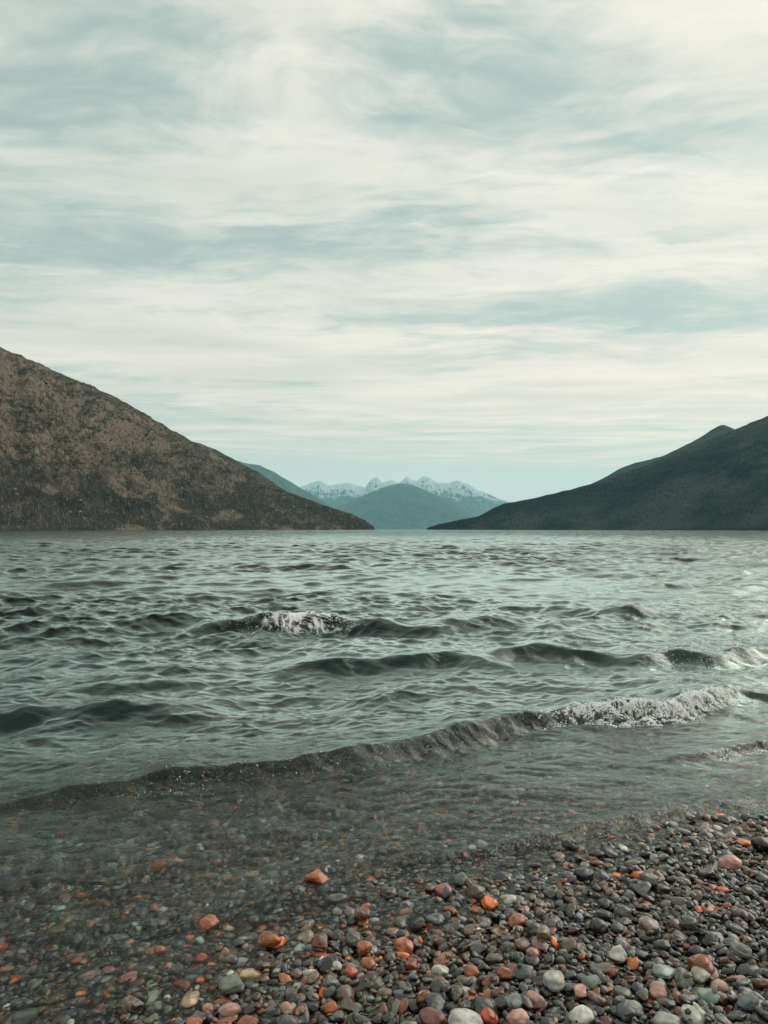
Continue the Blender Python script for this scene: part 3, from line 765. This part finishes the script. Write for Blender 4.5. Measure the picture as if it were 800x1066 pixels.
def in_zone(x, y):
    return (np.abs(x) < .56 * y + .55) & (y > YMIN + .06) & (y < YMAX - .06) & (np.abs(x) < 3.2)

def layer(count, smin, smax, med, ymax, K=6, smaxlake=4.0):
    for _ in range(count):
        yy = YMIN + .06 + (ymax - YMIN - .06) * rng.random(K) ** 1.0
        xx = rng.uniform(-3.2, 3.4, K)
        ok = in_zone(xx, yy) & (shore_s(xx, yy) < smaxlake)
        if not ok.any(): continue
        xx, yy = xx[ok], yy[ok]
        ii = ((yy - YMIN) / CS).astype(int); jj = ((xx - XMIN) / CS).astype(int)
        k = int(np.argmin(HM[ii, jj] - BED[ii, jj]))
        x, y = float(xx[k]), float(yy[k])
        a = float(np.clip(med * math.exp(rng.normal(0, .36)), smin, smax))
        s = float(shore_s(np.array([x]), np.array([y]))[0])
        if s < -.6: a *= 1.12
        b = a * rng.uniform(.62, .95); c = b * rng.uniform(.40, .72)
        yaw = rng.uniform(0, math.pi)
        q = drop(x, y, a, b, c, yaw)
        if q is None: continue
        PEB.append((x, y, q[0], a, b, c, yaw, q[1], q[2], 0.0 if rng.random() < .75 else 1.0, colour_for(x, y, s), -1))

layer(12500, .008, .027, .0140, 5.1, 5)
layer(10000, .007, .025, .0128, 3.6, 6)
layer(9000, .007, .029, .0138, 2.9, 7)
layer(5000, .005, .012, .0080, 2.7, 4)

def top_at(x, y):
    return float(HM[int((y - YMIN) / CS), int((x - XMIN) / CS)])
for li, (u, v, wpx, asp, angular, cname, short, lab) in enumerate(LM):
    z = 0.0
    for _ in range(6):
        x, y = ground_at(u, min(v, 1062), z); y = max(y, YMIN + .1); z = .5 * z + .5 * (top_at(x, y) + .008)
    a = wpx * .5 * (.90 if v < 1000 else .82) * y / FPX
    yaw = float(np.random.default_rng(100 + li).uniform(-.45, .45))
    bb = min(max(asp * 1.25, .6), .95); b = a * bb; c = a * min(asp * .92, .72)
    q = drop(x, y, a, b, c, yaw, 82 if v < 1000 and u < 400 else 50 if v < 1000 else 30)
    PEB.append((x, y, q[0], a, b, c, yaw, q[1] * .6, q[2] * .6, float(angular) * 2, names.index(cname), li))

PA = np.array(PEB, float); NP = len(PA)
pseed = rng.uniform(-40, 40, (NP, 3))
pvar = rng.choice([.55, .8, 1.05, 1.5], (NP, 1)) * rng.uniform(.85, 1.2, (NP, 1)) * (1 + rng.normal(0, .05, (NP, 3)))
pvar[PA[:, 11] >= 0] = 1 + (pvar[PA[:, 11] >= 0] - 1) * .4
ptint = np.array([PAL[n] for n in names])[PA[:, 10].astype(int)] * pvar
pS = shore_s(PA[:, 0], PA[:, 1])
pwet = np.clip(sstep(-.82, -.42, pS), 0, 1)
pale = np.isin(PA[:, 10].astype(int), [names.index(q) for q in ('white', 'pale grey', 'pink', 'blue grey', 'greenish grey')])
pwet[(PA[:, 11] >= 0) & pale & (cvp := HZ + CAM_H / PA[:, 1] * FPX > 985)] = 0
pband = (rng.random(NP) < .16) * rng.uniform(.4, 1, NP)

def shape(idx, sub):
    """vertices of the stones idx, (n, verts, 3) in world space"""
    bv, bf = ICO[sub]
    p = PA[idx]; n = len(p)
    V = np.broadcast_to(bv[None], (n,) + bv.shape).astype(np.float64)
    # a squarer section than an ellipsoid, then low lumps; angular stones get flattened facets
    e = rng_e[idx][:, None, None]
    V = np.sign(V) * np.abs(V) ** e
    V = V / (np.linalg.norm(V, axis=2, keepdims=True) ** .65)
    sd = pseed[idx][:, None]
    q = bv[None] * .95 + sd
    nz = noise3(q[..., 0], q[..., 1], q[..., 2]); q2 = bv[None] * 2.1 + sd * 1.7
    nz = nz * .40 + .14 * noise3(q2[..., 0], q2[..., 1], q2[..., 2])
    ang_ = p[:, 9][:, None]
    V = V * (1 + nz * (1 + .35 * ang_))[..., None]
    for k in range(5):
        dirs = np.stack([np.sin(pseed[idx, 0] * 7 + k * 2.4) , np.cos(pseed[idx, 1] * 5 + k * 1.9), .6 * np.sin(pseed[idx, 2] * 3 + k)], -1)
        dirs /= np.linalg.norm(dirs, axis=1, keepdims=True)
        lim = .74 + .12 * np.sin(pseed[idx, 0] + k * 3)
        dt = (V * dirs[:, None]).sum(-1); ex = np.maximum(dt - lim[:, None], 0) * (.8 * np.minimum(ang_, 1))
        V = V - ex[..., None] * dirs[:, None]
    V = V * p[:, None, 3:6]
    cy, sy = np.cos(p[:, 6])[:, None], np.sin(p[:, 6])[:, None]
    X = V[..., 0] * cy - V[..., 1] * sy; Y = V[..., 0] * sy + V[..., 1] * cy; Z = V[..., 2]
    nrm = np.stack([-p[:, 7], -p[:, 8], np.ones(n)], -1); nrm /= np.linalg.norm(nrm, axis=1, keepdims=True)
    # small rotation taking z to nrm (Rodrigues, axis = z x nrm)
    ax = np.stack([-nrm[:, 1], nrm[:, 0], 0 * nrm[:, 0]], -1); s_ = np.linalg.norm(ax, axis=1, keepdims=True); c_ = nrm[:, 2:3]
    ax = np.where(s_ > 1e-6, ax / np.maximum(s_, 1e-6), np.array([[1., 0, 0]]))
    W = np.stack([X, Y, Z], -1); A = ax[:, None]
    Wr = W * c_[:, None] + np.cross(np.broadcast_to(A, W.shape), W) * s_[:, None] + A * (A * W).sum(-1, keepdims=True) * (1 - c_[:, None])
    return Wr, bf

rng_e = np.random.default_rng(9).uniform(.78, 1.0, NP)
near_ = (PA[:, 1] < 3.4) & (PA[:, 3] > .0095)
big_i, fine_i = np.flatnonzero(near_), np.flatnonzero(~near_)
rel, bf2 = shape(big_i, 2)
world = rel + PA[big_i][:, None, :3]

# how much of each stone the camera sees (a coarse depth buffer over the stones' own points)
W = world.reshape(-1, 3); own = np.repeat(big_i, world.shape[1])
iu = CX + W[:, 0] / W[:, 1] * FPX; iv = HZ + (CAM_H - W[:, 2]) / W[:, 1] * FPX
okp = (iu > 0) & (iu < 800) & (iv > 560) & (iv < 1066)
cellid = ((iv[okp] / 3).astype(int) * 300 + (iu[okp] / 3).astype(int)); dep = np.hypot(W[okp, 1], W[okp, 0]); ow = own[okp]
order = np.lexsort((dep, cellid)); cs = cellid[order]; first = np.ones(len(cs), bool); first[1:] = cs[1:] != cs[:-1]
vis = np.bincount(ow[order][first], minlength=NP).astype(float)
weight = vis * np.where(PA[:, 2] + PA[:, 5] < -.012, .55, 1.0)
weight[PA[:, 11] >= 0] += 1e6
single = np.argsort(-weight)[:300]
single = single[vis[single] > 1]
cu = np.bincount(own[okp], iu[okp], NP) / np.maximum(np.bincount(own[okp], minlength=NP), 1)
cv = np.bincount(own[okp], iv[okp], NP) / np.maximum(np.bincount(own[okp], minlength=NP), 1)

# words for every stone: the landmark stones have their own, the others are told by look and by the landmark next to them
lmidx = {int(PA[i, 11]): i for i in single if PA[i, 11] >= 0}
lmk = [(li, cu[i], cv[i]) for li, i in lmidx.items()]
labels = {}
cands = []
for i in single:
    if PA[i, 11] >= 0: labels[i] = LM[int(PA[i, 11])][7]; continue
    wpx = 2 * PA[i, 3] / PA[i, 1] * FPX
    size = 'tiny' if wpx < 13 else 'small' if wpx < 18 else 'mid-sized' if wpx < 25 else 'large'
    ar = PA[i, 4] / PA[i, 3]; fl = PA[i, 5] / PA[i, 4]
    shp = ('angular' if PA[i, 9] > .5 else 'flat' if fl < .54 else 'long' if ar < .72 else 'rounded')
    li, lu, lv = min(lmk, key=lambda q: (q[1] - cu[i]) ** 2 + ((q[2] - cv[i]) * 1.3) ** 2)
    du, dv = cu[i] - lu, (cv[i] - lv) * 1.3
    where = ('right of' if du > 0 else 'left of') if abs(du) > 2 * abs(dv) else ('in front of' if dv > 0 else 'behind') if abs(dv) > 2 * abs(du) else \
            (('in front and ' if dv > 0 else 'behind and ') + ('right of' if du > 0 else 'left of'))
    cands.append((f"{size} {shp} {names[int(PA[i, 10])]} pebble", f"{where} {LM[li][6]}", math.hypot(du, dv), i))
seen = {}
for a, b, d, i in sorted(cands, key=lambda q: q[2]):
    k = (a, b); seen[k] = seen.get(k, 0) + 1
    pre = {1: '', 2: 'second ', 3: 'third ', 4: 'fourth ', 5: 'fifth '}.get(seen[k], 'farther ')
    lab_ = f"{pre}{a} {b}"
    if len(lab_.split()) > 16: lab_ = f"{pre}{a.replace(' rounded', '').replace(' flat', '').replace(' long', '').replace(' angular', '')} {b}"
    if len(lab_.split()) > 15: lab_ = lab_.replace('mid-sized ', '').replace('small ', '', 1).replace('large ', '', 1).replace('tiny ', '')
    while lab_ in labels.values(): lab_ = 'further ' + lab_
    labels[i] = lab_

def stone_attrs(me, idx, nv):
    attr_v(me, 'tint', np.repeat(ptint[idx], nv, 0)); attr_v(me, 'seed', np.repeat(pseed[idx] * .37, nv, 0))
    attr_f(me, 'wet', np.repeat(pwet[idx], nv)); attr_f(me, 'banded', np.repeat(pband[idx], nv))

for i in single:
    V, bf = shape(np.array([i]), 3)
    me = mesh_np('pebble', V[0], bf, M_PEB); stone_attrs(me, np.array([i]), V.shape[1])
    o = obj('pebble', me, None, labels[i], 'pebble', 'pebbles on the beach')
    o.location = PA[i, :3]
rest = np.setdiff1d(big_i, single); nv = world.shape[1]
rel1, bf1 = shape(fine_i, 1); n1 = rel1.shape[1]
pos = np.searchsorted(big_i, rest)
V = np.concatenate([world[pos].reshape(-1, 3), (rel1 + PA[fine_i][:, None, :3]).reshape(-1, 3)])
F = np.concatenate([(bf2[None] + (np.arange(len(rest)) * nv)[:, None, None]).reshape(-1, 3),
                    (bf1[None] + len(rest) * nv + (np.arange(len(fine_i)) * n1)[:, None, None]).reshape(-1, 3)])
me = mesh_np('shingle', V, F, M_PEB)
stone_attrs(me, np.concatenate([rest, fine_i]), np.concatenate([np.full(len(rest), nv), np.full(len(fine_i), n1)]))
obj('shingle', me, 'stuff', 'shingle of smaller wet pebbles covering the beach and shallow lake bed', 'shingle')
print('stones', NP, 'single', len(single), 'labels', len(set(labels.values())))
